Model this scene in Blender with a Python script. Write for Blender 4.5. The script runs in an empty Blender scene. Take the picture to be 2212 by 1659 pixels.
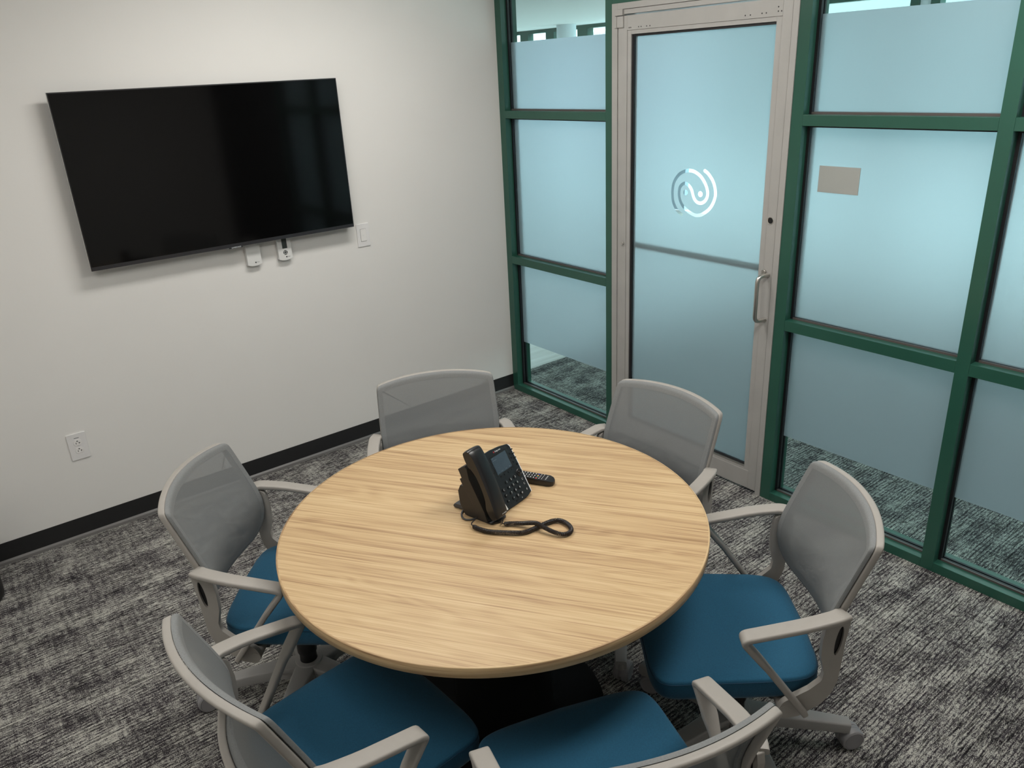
import bpy, bmesh, math, random
from mathutils import Vector, Matrix
random.seed(4)
PI = math.pi
sc = bpy.context.scene
COL = sc.collection

# ------------------------------------------------------------------ materials
def new_mat(name):
    m = bpy.data.materials.new(name); m.use_nodes = True
    nt = m.node_tree
    for n in list(nt.nodes): nt.nodes.remove(n)
    out = nt.nodes.new('ShaderNodeOutputMaterial')
    return m, nt, out

def nd(nt, typ, **kw):
    n = nt.nodes.new(typ)
    for k, v in kw.items():
        if k in n.inputs: n.inputs[k].default_value = v
        else: setattr(n, k, v)
    return n

def pbr(name, col, rough=.5, metal=0.0, spec=.5, noise=None, bump=None, sheen=0, coat=0):
    """noise=(scale, amount) brightness variation; bump=(scale, strength)"""
    m, nt, out = new_mat(name)
    b = nt.nodes.new('ShaderNodeBsdfPrincipled')
    b.inputs['Base Color'].default_value = (*col, 1)
    b.inputs['Roughness'].default_value = rough
    b.inputs['Metallic'].default_value = metal
    b.inputs['Specular IOR Level'].default_value = spec
    b.inputs['Sheen Weight'].default_value = sheen
    b.inputs['Coat Weight'].default_value = coat
    nt.links.new(b.outputs[0], out.inputs[0])
    tc = nt.nodes.new('ShaderNodeTexCoord')
    if noise:
        n = nd(nt, 'ShaderNodeTexNoise', Scale=noise[0], Detail=4.0)
        nt.links.new(tc.outputs['Object'], n.inputs['Vector'])
        r = nd(nt, 'ShaderNodeMapRange')
        r.inputs[1].default_value = .3; r.inputs[2].default_value = .7
        r.inputs[3].default_value = 1 - noise[1]; r.inputs[4].default_value = 1 + noise[1]
        nt.links.new(n.outputs[0], r.inputs[0])
        mx = nd(nt, 'ShaderNodeVectorMath', operation='SCALE')
        mx.inputs[0].default_value = col
        nt.links.new(r.outputs[0], mx.inputs['Scale'])
        nt.links.new(mx.outputs[0], b.inputs['Base Color'])
    if bump:
        n = nd(nt, 'ShaderNodeTexNoise', Scale=bump[0], Detail=3.0)
        nt.links.new(tc.outputs['Object'], n.inputs['Vector'])
        bp = nd(nt, 'ShaderNodeBump', Strength=bump[1], Distance=.002)
        nt.links.new(n.outputs[0], bp.inputs['Height'])
        nt.links.new(bp.outputs[0], b.inputs['Normal'])
    return m

def ramp(nt, fac, stops):
    r = nt.nodes.new('ShaderNodeValToRGB')
    el = r.color_ramp.elements
    while len(el) > 1: el.remove(el[-1])
    el[0].position = stops[0][0]; el[0].color = (*stops[0][1], 1)
    for p, c in stops[1:]:
        e = el.new(p); e.color = (*c, 1)
    nt.links.new(fac, r.inputs[0])
    return r

def mapped(nt, scale, rot=0.0, src='Object', loc=(0,0,0)):
    tc = nt.nodes.new('ShaderNodeTexCoord')
    mr = nd(nt, 'ShaderNodeMapping'); mr.inputs['Rotation'].default_value = (0, 0, rot)
    ms = nd(nt, 'ShaderNodeMapping'); ms.inputs['Scale'].default_value = scale
    ms.inputs['Location'].default_value = loc
    nt.links.new(tc.outputs[src], mr.inputs[0]); nt.links.new(mr.outputs[0], ms.inputs[0])
    return ms.outputs[0]

def math_(nt, op, a, b=None, clamp=False):
    n = nd(nt, 'ShaderNodeMath', operation=op); n.use_clamp = clamp
    for i, v in enumerate((a, b)):
        if v is None: continue
        if isinstance(v, (int, float)): n.inputs[i].default_value = v
        else: nt.links.new(v, n.inputs[i])
    return n.outputs[0]

def carpet_mat():
    m, nt, out = new_mat('carpet')
    b = nd(nt, 'ShaderNodeBsdfPrincipled', Roughness=.95); b.inputs['Specular IOR Level'].default_value = .1
    nt.links.new(b.outputs[0], out.inputs[0])
    def noise(scale, det=2.0, loc=(0,0,0), rough=.5, dist=0.0):
        n = nd(nt, 'ShaderNodeTexNoise', Scale=1.0, Detail=det, Roughness=rough, Distortion=dist)
        nt.links.new(mapped(nt, scale, loc=loc), n.inputs['Vector']); return n.outputs[0]
    streak = noise((48, 165, 1), 3.0, rough=.6)
    fleck = noise((260, 420, 1), 1.5, (3, 7, 0))
    patch = noise((5, 11, 1), 2.0, (9, 1, 0))
    line = noise((3.5, 58, 1), 2.0, (5, 2, 0), dist=.3)
    cross = noise((70, 6, 1), 2.0, (1, 8, 0))
    v = math_(nt, 'MULTIPLY', streak, 1.35)
    v = math_(nt, 'ADD', v, math_(nt, 'MULTIPLY', fleck, 1.6))
    v = math_(nt, 'ADD', v, math_(nt, 'MULTIPLY', patch, .80))
    v = math_(nt, 'ADD', v, math_(nt, 'MULTIPLY', cross, .45))
    v = math_(nt, 'SUBTRACT', v, 1.580)
    # thin dark valleys along the rows
    d = math_(nt, 'ABSOLUTE', math_(nt, 'SUBTRACT', line, .5))
    d = nd(nt, 'ShaderNodeMapRange'); 
    ln = math_(nt, 'ABSOLUTE', math_(nt, 'SUBTRACT', line, .5))
    nt.links.new(ln, d.inputs[0]); d.inputs[1].default_value = .0; d.inputs[2].default_value = .035
    d.inputs[3].default_value = .25; d.inputs[4].default_value = 1.0
    tc = nt.nodes.new('ShaderNodeTexCoord'); sp = nt.nodes.new('ShaderNodeSeparateXYZ'); nt.links.new(tc.outputs['Object'], sp.inputs[0])
    wob = noise((2.2, 14, 1), 2.0, (4, 4, 0)); mod = noise((9, 60, 1), 2.0, (6, 3, 0))
    ws = math_(nt, 'SINE', math_(nt, 'ADD', math_(nt, 'MULTIPLY', sp.outputs[1], 2*PI/.0150), math_(nt, 'MULTIPLY', wob, 8.5)))
    wv = math_(nt, 'POWER', math_(nt, 'ADD', math_(nt, 'MULTIPLY', ws, .5), .5), 5.0)
    wv = math_(nt, 'MULTIPLY', wv, math_(nt, 'MULTIPLY', math_(nt, 'SUBTRACT', mod, .33, True), 1.25))
    v = math_(nt, 'ADD', math_(nt, 'SUBTRACT', v, wv), .07)
    rp = ramp(nt, v, [(.26, (.030, .026, .031)), (.42, (.074, .066, .073)), (.53, (.150, .143, .142)), (.66, (.36, .355, .33)), (.82, (.55, .54, .49))])
    mx = nd(nt, 'ShaderNodeVectorMath', operation='SCALE')
    nt.links.new(rp.outputs[0], mx.inputs[0]); nt.links.new(d.outputs[0], mx.inputs['Scale'])
    nt.links.new(mx.outputs[0], b.inputs['Base Color'])
    bp = nd(nt, 'ShaderNodeBump', Strength=.5, Distance=.004)
    nt.links.new(v, bp.inputs['Height']); nt.links.new(bp.outputs[0], b.inputs['Normal'])
    return m

def wood_mat(name, rot, edge=False):
    m, nt, out = new_mat(name)
    b = nd(nt, 'ShaderNodeBsdfPrincipled', Roughness=.42); b.inputs['Specular IOR Level'].default_value = .35
    nt.links.new(b.outputs[0], out.inputs[0])
    def noise(scale, det, loc, dist=0.0, rough=.5):
        n = nd(nt, 'ShaderNodeTexNoise', Scale=1.0, Detail=det, Distortion=dist, Roughness=rough)
        nt.links.new(mapped(nt, scale, rot, loc=loc), n.inputs['Vector']); return n.outputs[0]
    z = 110 if edge else 1
    def sc3(x, y): return (3.0, 3.0, z) if edge else (x, y, z)
    broad = noise(sc3(.9, 8), 3.0, (1, 2, 0), .5)
    band = noise(sc3(1.1, 58), 5.0, (4, 1, 0), .7, .66)
    fine = noise(sc3(2.6, 250), 3.0, (2, 6, 0), .3, .6)
    pore = noise(sc3(1.8, 175), 2.0, (8, 4, 0), .5, .5)
    # growth-ring contours
    ring = math_(nt, 'SINE', math_(nt, 'MULTIPLY', noise(sc3(.95, 7.5), 2.0, (7, 3, 0), .5), 75.0))
    v = math_(nt, 'ADD', math_(nt, 'MULTIPLY', band, .60), math_(nt, 'MULTIPLY', fine, .46))
    v = math_(nt, 'ADD', v, math_(nt, 'MULTIPLY', broad, .22))
    v = math_(nt, 'ADD', v, math_(nt, 'MULTIPLY', ring, .028))
    v = math_(nt, 'SUBTRACT', v, .135)
    pr = nd(nt, 'ShaderNodeMapRange'); nt.links.new(pore, pr.inputs[0])
    pr.inputs[1].default_value = .56; pr.inputs[2].default_value = .68; pr.inputs[3].default_value = 0; pr.inputs[4].default_value = .11
    v = math_(nt, 'SUBTRACT', v, pr.outputs[0])
    rp = ramp(nt, v, [(.27, (.29, .178, .088)), (.37, (.40, .258, .138)), (.46, (.51, .350, .190)), (.56, (.59, .425, .235)), (.72, (.67, .515, .310))])
    nt.links.new(rp.outputs[0], b.inputs['Base Color'])
    return m

def fabric_mesh_mat(name, col, alpha):
    m, nt, out = new_mat(name)
    d = nd(nt, 'ShaderNodeBsdfPrincipled', Roughness=.9); d.inputs['Base Color'].default_value = (*col, 1)
    d.inputs['Specular IOR Level'].default_value = .2
    t = nt.nodes.new('ShaderNodeBsdfTransparent')
    mx = nd(nt, 'ShaderNodeMixShader')
    n = nd(nt, 'ShaderNodeTexNoise', Scale=500.0, Detail=1.0)
    tc = nt.nodes.new('ShaderNodeTexCoord'); nt.links.new(tc.outputs['Object'], n.inputs['Vector'])
    r = nd(nt, 'ShaderNodeMapRange'); nt.links.new(n.outputs[0], r.inputs[0])
    r.inputs[1].default_value = .35; r.inputs[2].default_value = .65
    r.inputs[3].default_value = alpha - .03; r.inputs[4].default_value = alpha + .03
    nt.links.new(r.outputs[0], mx.inputs[0])
    nt.links.new(t.outputs[0], mx.inputs[1]); nt.links.new(d.outputs[0], mx.inputs[2])
    nt.links.new(mx.outputs[0], out.inputs[0])
    return m

def glass_mat(name, tint, refl=.08):
    m, nt, out = new_mat(name)
    t = nt.nodes.new('ShaderNodeBsdfTransparent'); t.inputs[0].default_value = (*tint, 1)
    g = nd(nt, 'ShaderNodeBsdfGlossy', Roughness=.0)
    lw = nd(nt, 'ShaderNodeLayerWeight', Blend=.5)
    f = math_(nt, 'ADD', math_(nt, 'MULTIPLY', math_(nt, 'POWER', lw.outputs['Facing'], 5.0), .9), .035)
    mx = nd(nt, 'ShaderNodeMixShader')
    nt.links.new(f, mx.inputs[0])
    nt.links.new(t.outputs[0], mx.inputs[1]); nt.links.new(g.outputs[0], mx.inputs[2])
    nt.links.new(mx.outputs[0], out.inputs[0])
    return m

def frost_mat():
    m, nt, out = new_mat('frosted_film')
    tr = nt.nodes.new('ShaderNodeBsdfTranslucent'); tr.inputs[0].default_value = (.57, .625, .685, 1)
    df = nt.nodes.new('ShaderNodeBsdfDiffuse'); df.inputs[0].default_value = (.66, .72, .76, 1)
    rf = nt.nodes.new('ShaderNodeBsdfRefraction'); rf.inputs['Color'].default_value = (.54, .59, .635, 1)
    rf.inputs['Roughness'].default_value = .72; rf.inputs['IOR'].default_value = 1.22
    a = nd(nt, 'ShaderNodeMixShader'); a.inputs[0].default_value = .30
    nt.links.new(tr.outputs[0], a.inputs[1]); nt.links.new(df.outputs[0], a.inputs[2])
    c = nd(nt, 'ShaderNodeMixShader'); c.inputs[0].default_value = FROST_REFR
    nt.links.new(a.outputs[0], c.inputs[1]); nt.links.new(rf.outputs[0], c.inputs[2])
    nt.links.new(c.outputs[0], out.inputs[0])
    return m
FROST_REFR = .55

M = {}
M['wall'] = pbr('wall_paint', (.80, .79, .765), .75, spec=.25, noise=(2.2, .012), bump=(90, .08))
M['ceiling'] = pbr('ceiling_paint', (.88, .88, .87), .9)
M['dark_wall'] = pbr('reflection_dark_wall', (.035, .037, .042), .8)
M['base'] = pbr('rubber_base', (.013, .013, .014), .55, noise=(30, .1))
M['base_toe'] = pbr('rubber_toe', (.16, .155, .15), .35, spec=.6)  # grey reflection along the toe is put into this colour
M['carpet'] = carpet_mat()
M['green'] = pbr('green_paint', (.022, .092, .064), .28, spec=.55, noise=(6, .05))
M['gasket'] = pbr('gasket', (.006, .006, .008), .5)
M['gasket_lip'] = pbr('gasket_lip', (.10, .085, .08), .4)
M['alu'] = pbr('clear_aluminium', (.445, .436, .418), .5, metal=.2, noise=(9, .04), bump=(300, .03))
M['alu_dark'] = pbr('aluminium_seam', (.05, .045, .045), .5)
M['steel'] = pbr('brushed_steel', (.62, .60, .56), .28, metal=1.0)
M['glass'] = glass_mat('pane_glass', (.87, .965, .955))
M['glass_out'] = glass_mat('outer_glass', (.93, .99, .98))
M['frost'] = frost_mat()
M['chair'] = pbr('chair_plastic', (.345, .325, .297), .48, spec=.4, noise=(40, .02), bump=(900, .05))
M['chair_b'] = pbr('chair_base_plastic', (.33, .325, .315), .45, spec=.4, bump=(900, .05))
M['mesh'] = fabric_mesh_mat('back_mesh', (.203, .214, .217), .86)
M['mesh_edge'] = pbr('back_fabric', (.200, .209, .210), .9, noise=(300, .08))
M['seat'] = pbr('blue_upholstery', (.012, .086, .158), .85, spec=.25, noise=(260, .10), bump=(700, .25), sheen=.15)
M['seam'] = pbr('blue_seam', (.006, .045, .09), .85)
M['black'] = pbr('black_plastic', (.008, .008, .009), .4)
M['blackm'] = pbr('black_base', (.003, .003, .0035), .6, spec=.2)
M['caster'] = pbr('caster_grey', (.27, .265, .275), .45)
M['steel_dark'] = pbr('dark_steel', (.06, .07, .075), .35, metal=.6)
M['wood'] = wood_mat('oak_laminate', math.radians(55.4))
M['wood_edge'] = wood_mat('oak_edge_band', math.radians(55.4), True)
M['tv_screen'] = pbr('tv_screen', (.0020, .0020, .0021), .08, spec=.34)
M['tv_bezel'] = pbr('tv_bezel', (.012, .012, .014), .35)
M['tv_bottom'] = pbr('tv_bottom_strip', (.045, .045, .05), .4, metal=.5)
M['tv_edge'] = pbr('tv_edge', (.55, .55, .53), .35, metal=.6)
M['white'] = pbr('white_plastic', (.80, .79, .785), .35)
M['white2'] = pbr('white_plastic_insert', (.83, .82, .80), .3)
M['slot'] = pbr('slot_dark', (.03, .028, .03), .6)
M['therm'] = pbr('thermostat_plastic', (.74, .745, .73), .45)
M['lcd'] = pbr('thermostat_lcd', (.055, .065, .060), .25)
M['btn'] = pbr('grey_button', (.07, .075, .075), .5)
M['phone'] = pbr('phone_plastic', (.011, .014, .017), .38, spec=.5, bump=(1200, .05))
M['handset'] = pbr('handset_plastic', (.012, .012, .013), .30, spec=.55)
M['cradle'] = pbr('cradle_plastic', (.022, .019, .017), .5)
M['phone_screen'] = pbr('phone_screen', (.045, .065, .088), .15, spec=.6)
M['phone_line'] = pbr('screen_line', (.10, .13, .16), .4)
M['key'] = pbr('phone_key', (.010, .012, .014), .3)
M['print'] = pbr('white_print', (.72, .72, .72), .5)
M['red'] = pbr('red_print', (.55, .03, .04), .5)
M['silver'] = pbr('silver_trim_glint', (.90, .95, 1.0), .35, metal=0)  # near-white colour holds the window light reflected by the phone's side trim
M['cord'] = pbr('cord_rubber', (.024, .019, .018), .36)
M['cable'] = pbr('grey_cable', (.05, .055, .062), .45)
M['paper'] = pbr('white_paper', (.82, .82, .80), .7)
M['note'] = pbr('sign_back', (.37, .385, .365), .6)
M['remote'] = pbr('remote_plastic', (.014, .013, .013), .35)
M['r_key'] = pbr('remote_key', (.006, .006, .006), .4)
M['r_red'] = pbr('remote_red', (.65, .06, .06), .4)
M['r_yel'] = pbr('remote_yellow', (.75, .42, .10), .4)
M['r_grn'] = pbr('remote_green', (.08, .28, .18), .4)
M['r_blu'] = pbr('remote_blue', (.05, .06, .40), .4)
M['bin'] = pbr('bin_plastic', (.010, .009, .009), .5)
M['column'] = pbr('column_paint', (.80, .86, .90), .4)
M['pier'] = pbr('pier_panel', (.50, .60, .72), .6)
M['plain'] = pbr('sky_blocker_grey', (.27, .30, .30), .9)
M['bldg_w'] = pbr('white_cladding', (.85, .85, .83), .7)
M['bldg_g'] = pbr('grey_band', (.20, .28, .28), .6)
M['concrete'] = pbr('pale_concrete', (.62, .62, .60), .9)

def brick_mat():
    m, nt, out = new_mat('purple_grey_brick')
    b = nd(nt, 'ShaderNodeBsdfPrincipled', Roughness=.9)
    nt.links.new(b.outputs[0], out.inputs[0])
    tc = nt.nodes.new('ShaderNodeTexCoord')
    sp = nt.nodes.new('ShaderNodeSeparateXYZ'); nt.links.new(tc.outputs['Object'], sp.inputs[0])
    cb = nt.nodes.new('ShaderNodeCombineXYZ'); nt.links.new(sp.outputs[1], cb.inputs[0]); nt.links.new(sp.outputs[2], cb.inputs[1])
    br = nd(nt, 'ShaderNodeTexBrick', Scale=1.0)
    br.inputs['Color1'].default_value = (.34, .30, .34, 1); br.inputs['Color2'].default_value = (.42, .33, .33, 1)
    br.inputs['Mortar'].default_value = (.62, .66, .72, 1)
    br.inputs['Brick Width'].default_value = .40; br.inputs['Row Height'].default_value = .2
    br.inputs['Mortar Size'].default_value = .03
    nt.links.new(cb.outputs[0], br.inputs['Vector'])
    nt.links.new(br.outputs[0], b.inputs['Base Color'])
    return m
M['brick'] = brick_mat()

def plank_mat():
    m, nt, out = new_mat('pale_plank_floor')
    b = nd(nt, 'ShaderNodeBsdfPrincipled', Roughness=.3)
    nt.links.new(b.outputs[0], out.inputs[0])
    n = nd(nt, 'ShaderNodeTexNoise', Scale=1.0, Detail=3.0)
    nt.links.new(mapped(nt, (1.5, 18, 1)), n.inputs['Vector'])
    rp = ramp(nt, n.outputs[0], [(.35, (.46, .43, .40)), (.65, (.62, .60, .57))])
    nt.links.new(rp.outputs[0], b.inputs['Base Color'])
    return m
M['plank'] = plank_mat()

# ------------------------------------------------------------------ mesh helpers
def link(name, me, mat=None, parent=None, smooth=False, bevel=0.0, seg=2):
    o = bpy.data.objects.new(name, me); COL.objects.link(o)
    if mat is not None and not me.materials: me.materials.append(mat)
    if smooth:
        for p in me.polygons: p.use_smooth = True
    if bevel:
        bm = bmesh.new(); bm.from_mesh(me)
        es = [e for e in bm.edges if len(e.link_faces) == 2 and e.calc_face_angle(0) > .6]
        bmesh.ops.bevel(bm, geom=es, offset=bevel, segments=seg, profile=.5, affect='EDGES', clamp_overlap=True)
        bm.to_mesh(me); bm.free()
        for p in me.polygons: p.use_smooth = True
        smooth_by_angle(me, .55)
        wn = o.modifiers.new('weighted_normal', 'WEIGHTED_NORMAL'); wn.keep_sharp = True; wn.weight = 100
    if parent is not None: o.parent = parent
    return o

def smooth_by_angle(me, ang):
    bm = bmesh.new(); bm.from_mesh(me)
    for e in bm.edges:
        e.smooth = not (len(e.link_faces) == 2 and e.calc_face_angle(0) > ang)
    for f in bm.faces: f.smooth = True
    bm.to_mesh(me); bm.free()

def tomesh(bm, name, fix=True):
    if fix: bmesh.ops.recalc_face_normals(bm, faces=bm.faces)
    me = bpy.data.meshes.new(name); bm.to_mesh(me); bm.free(); return me

def add_box(bm, a, b, mat=None):
    (x0, y0, z0), (x1, y1, z1) = a, b
    x0, x1 = sorted((x0, x1)); y0, y1 = sorted((y0, y1)); z0, z1 = sorted((z0, z1))
    vs = [bm.verts.new(p) for p in [(x0,y0,z0),(x1,y0,z0),(x1,y1,z0),(x0,y1,z0),(x0,y0,z1),(x1,y0,z1),(x1,y1,z1),(x0,y1,z1)]]
    if mat is not None:
        for v in vs: v.co = mat @ v.co
    for f in [(0,3,2,1),(4,5,6,7),(0,1,5,4),(1,2,6,5),(2,3,7,6),(3,0,4,7)]:
        bm.faces.new([vs[i] for i in f])

def box(name, a, b, mat, parent=None, bevel=0.0, mtx=None):
    bm = bmesh.new(); add_box(bm, a, b, mtx)
    return link(name, tomesh(bm, name), mat, parent, bevel=bevel)

def add_prism(bm, pts, axis, a, b, mtx=None):
    """pts 2D polygon in the two other axes (order x,y,z minus axis), extruded from a to b"""
    def P(p, t):
        q = list(p); q.insert('xyz'.index(axis), t); v = Vector(q)
        return mtx @ v if mtx is not None else v
    n = len(pts)
    A = [bm.verts.new(P(p, a)) for p in pts]; B = [bm.verts.new(P(p, b)) for p in pts]
    for i in range(n):
        j = (i + 1) % n
        bm.faces.new((A[i], A[j], B[j], B[i]))
    bm.faces.new(A[::-1]); bm.faces.new(B)

def prism(name, pts, axis, a, b, mat, parent=None, bevel=0.0, mtx=None, seg=2):
    bm = bmesh.new(); add_prism(bm, pts, axis, a, b, mtx)
    return link(name, tomesh(bm, name), mat, parent, bevel=bevel, seg=seg)

def round_poly(pts, rad, n=5):
    """rounds the corners of a 2D polygon; rad a number or list"""
    out = []; N = len(pts)
    for i in range(N):
        p = Vector(pts[i]); a = Vector(pts[i-1]); c = Vector(pts[(i+1) % N])
        r = rad[i] if isinstance(rad, (list, tuple)) else rad
        d1 = (a - p); d2 = (c - p)
        if r <= 0 or d1.length < 1e-9 or d2.length < 1e-9: out.append(tuple(p)); continue
        ang = d1.angle(d2)
        t = min(r / max(math.tan(ang / 2), 1e-4), d1.length * .49, d2.length * .49)
        s = p + d1.normalized() * t; e = p + d2.normalized() * t
        for k in range(n + 1):
            u = k / n
            q = s * (1-u)**2 + p * 2*u*(1-u) + e * u*u
            out.append(tuple(q))
    return out

def round_path(pts, rad, n=6):
    """rounds interior corners of an open 3D path"""
    out = [Vector(pts[0])]
    for i in range(1, len(pts) - 1):
        p = Vector(pts[i]); a = Vector(pts[i-1]); c = Vector(pts[i+1])
        r = rad[i] if isinstance(rad, (list, tuple)) else rad
        d1 = a - p; d2 = c - p
        t = min(r, d1.length * .48, d2.length * .48)
        s = p + d1.normalized() * t; e = p + d2.normalized() * t
        for k in range(n + 1):
            u = k / n
            out.append(s * (1-u)**2 + p * 2*u*(1-u) + e * u*u)
    out.append(Vector(pts[-1]))
    return out

def catmull(pts, per=6, closed=False):
    P = [Vector(p) for p in pts]; out = []; n = len(P)
    rng = range(n) if closed else range(n - 1)
    for i in rng:
        p0 = P[(i-1) % n] if closed or i > 0 else P[0] * 2 - P[1]
        p1 = P[i]; p2 = P[(i+1) % n]
        p3 = P[(i+2) % n] if closed or i + 2 < n else P[-1] * 2 - P[-2]
        for k in range(per):
            t = k / per
            out.append(.5 * ((2*p1) + (p2-p0)*t + (2*p0-5*p1+4*p2-p3)*t*t + (3*p1-p0-3*p2+p3)*t**3))
    if not closed: out.append(P[-1])
    return out

def section(w, t, r=None, n=3):
    """rounded rectangle w x t, list of 2D points"""
    r = min(w, t) * .35 if r is None else r
    r = min(r, w*.49, t*.49)
    pts = []
    for cx, cy, a0 in ((w/2-r, t/2-r, 0), (-w/2+r, t/2-r, PI/2), (-w/2+r, -t/2+r, PI), (w/2-r, -t/2+r, 1.5*PI)):
        for k in range(n + 1):
            a = a0 + PI/2 * k / n
            pts.append((cx + r*math.cos(a), cy + r*math.sin(a)))
    return pts

def add_sweep(bm, path, side, sec, closed=False, cap=True):
    """path: points; side: Vector or fn(i) for the width direction; sec: fn(i,u)->2D pts or list"""
    N = len(path); rings = []
    for i in range(N):
        p = Vector(path[i])
        if closed: t = Vector(path[(i+1) % N]) - Vector(path[i-1])
        else: t = Vector(path[min(i+1, N-1)]) - Vector(path[max(i-1, 0)])
        t.normalize()
        s = Vector(side(i)) if callable(side) else Vector(side)
        s = (s - t * s.dot(t)).normalized()
        n = s.cross(t).normalized()
        sp = sec(i, i / max(N-1, 1)) if callable(sec) else sec
        rings.append([bm.verts.new(p + s*a + n*b) for a, b in sp])
    m = len(rings[0])
    for i in range(N if closed else N - 1):
        A = rings[i]; B = rings[(i+1) % N]
        for k in range(m):
            l = (k + 1) % m
            bm.faces.new((A[k], A[l], B[l], B[k]))
    if cap and not closed:
        bm.faces.new(rings[0][::-1]); bm.faces.new(rings[-1])

def sweep(name, path, side, sec, mat, parent=None, closed=False, ang=.7):
    bm = bmesh.new(); add_sweep(bm, path, side, sec, closed)
    me = tomesh(bm, name); smooth_by_angle(me, ang)
    return link(name, me, mat, parent)

def add_tube(bm, path, r, n=8, closed=False):
    """rotation-minimising frames"""
    P = [Vector(p) for p in path]; N = len(P)
    t0 = (P[1] - P[0]).normalized()
    s = t0.orthogonal().normalized(); rings = []
    for i in range(N):
        t = ((P[(i+1) % N] - P[i-1]) if closed else (P[min(i+1, N-1)] - P[max(i-1, 0)])).normalized()
        s = (s - t * s.dot(t)).normalized(); b = t.cross(s)
        rr = r(i / (N-1)) if callable(r) else r
        rings.append([bm.verts.new(P[i] + (s*math.cos(2*PI*k/n) + b*math.sin(2*PI*k/n)) * rr) for k in range(n)])
    for i in range(N if closed else N - 1):
        A = rings[i]; B = rings[(i+1) % N]
        for k in range(n):
            l = (k+1) % n; bm.faces.new((A[k], A[l], B[l], B[k]))
    if not closed: bm.faces.new(rings[0][::-1]); bm.faces.new(rings[-1])

def tube(name, path, r, mat, parent=None, n=8, closed=False):
    bm = bmesh.new(); add_tube(bm, path, r, n, closed)
    me = tomesh(bm, name); smooth_by_angle(me, .9)
    return link(name, me, mat, parent)

def add_lathe(bm, prof, n=32, mtx=None):
    rings = []
    for r, z in prof:
        if r < 1e-6:
            v = Vector((0, 0, z)); rings.append([bm.verts.new(mtx @ v if mtx is not None else v)])
        else:
            rings.append([bm.verts.new((mtx @ Vector((r*math.cos(2*PI*k/n), r*math.sin(2*PI*k/n), z))) if mtx is not None else (r*math.cos(2*PI*k/n), r*math.sin(2*PI*k/n), z)) for k in range(n)])
    for A, B in zip(rings, rings[1:]):
        if len(A) == 1 and len(B) == 1: continue
        for k in range(n):
            l = (k+1) % n
            if len(A) == 1: bm.faces.new((A[0], B[l], B[k]))
            elif len(B) == 1: bm.faces.new((A[k], A[l], B[0]))
            else: bm.faces.new((A[k], A[l], B[l], B[k]))

def lathe(name, prof, mat, parent=None, n=32, mtx=None, ang=.6):
    bm = bmesh.new(); add_lathe(bm, prof, n, mtx)
    me = tomesh(bm, name); smooth_by_angle(me, ang)
    return link(name, me, mat, parent)

def empty(name, loc=(0,0,0), rz=0.0):
    o = bpy.data.objects.new(name, None); COL.objects.link(o)
    o.location = loc; o.rotation_euler = (0, 0, rz); o.empty_display_size = .05
    return o

def tag(o, label, cat, group=None, kind=None):
    o['label'] = label; o['category'] = cat
    if group: o['group'] = group
    if kind: o['kind'] = kind
    return o

def struct(o, label=None):
    o['kind'] = 'structure'
    if label: o['label'] = label
    return o

def text(name, body, size, mat, parent, mtx, depth=.0003, spacing=1.0):
    cu = bpy.data.curves.new(name, 'FONT'); cu.body = body; cu.size = size; cu.extrude = depth
    cu.align_x = 'CENTER'; cu.align_y = 'CENTER'; cu.space_character = spacing
    cu.resolution_u = 3
    tmp = bpy.data.objects.new('tmp_text', cu); COL.objects.link(tmp)
    bpy.context.view_layer.update()
    dg = bpy.context.evaluated_depsgraph_get()
    me = bpy.data.meshes.new_from_object(tmp.evaluated_get(dg))
    bpy.data.objects.remove(tmp)
    me.transform(mtx); me.materials.clear()
    return link(name, me, mat, parent)

def basis(o, x, y, z):
    m = Matrix.Identity(4)
    for i, v in enumerate((x, y, z, o)):
        for k in range(3): m[k][i] = v[k]
    return m

def copy_tree(o, parent=None):
    c = o.copy(); COL.objects.link(c)
    if parent is not None: c.parent = parent
    for ch in list(o.children): copy_tree(ch, c)
    return c

# ------------------------------------------------------------------ room shell
RX0, RY0, RZ = -4.2, -5.2, 2.70        # far corner of the room, ceiling height
LZ = 2.550                              # lobby ceiling
FD = .114                               # partition depth
struct(box('floor', (RX0, RY0, -.1), (FD, 0.0, 0.0), M['carpet']), 'dark grey carpet with pale broken streaks')
struct(box('ceiling', (RX0-.1, RY0-.1, RZ), (FD, .12, RZ+.1), M['ceiling']))
struct(box('wall_back', (RX0-.1, 0, -.1), (.012, .12, RZ), M['wall']), 'white wall behind the television')
struct(box('wall_left', (RX0-.1, RY0-.1, -.1), (RX0, 0, RZ), M['wall']))
struct(box('wall_front', (RX0, RY0-.1, -.1), (FD, RY0, RZ), M['wall']))
struct(box('wall_right_added', (0, RY0, 0), (FD, -3.462, RZ), M['dark_wall']))  # unseen dark wall, added to darken the television's reflection
# rubber cove base along the television wall
b = empty('baseboard_back'); struct(b, 'black rubber base along the white wall')
bm = bmesh.new(); add_prism(bm, [(0, .004), (-.009, .004), (-.0045, .02), (-.0035, .1056), (0, .1056)], 'x', RX0, -.001)
link('base_strip', tomesh(bm, 'base_strip'), M['base'], b)
bm = bmesh.new(); add_prism(bm, [(-.0045, .02), (-.0047, .022), (-.0105, .013), (-.013, .0005), (-.0045, .0005)], 'x', RX0, -.001)
o = link('base_toe', tomesh(bm, 'base_toe'), M['base_toe'], b); o['label'] = 'toe of the rubber base, grey reflection painted into its colour'

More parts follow.
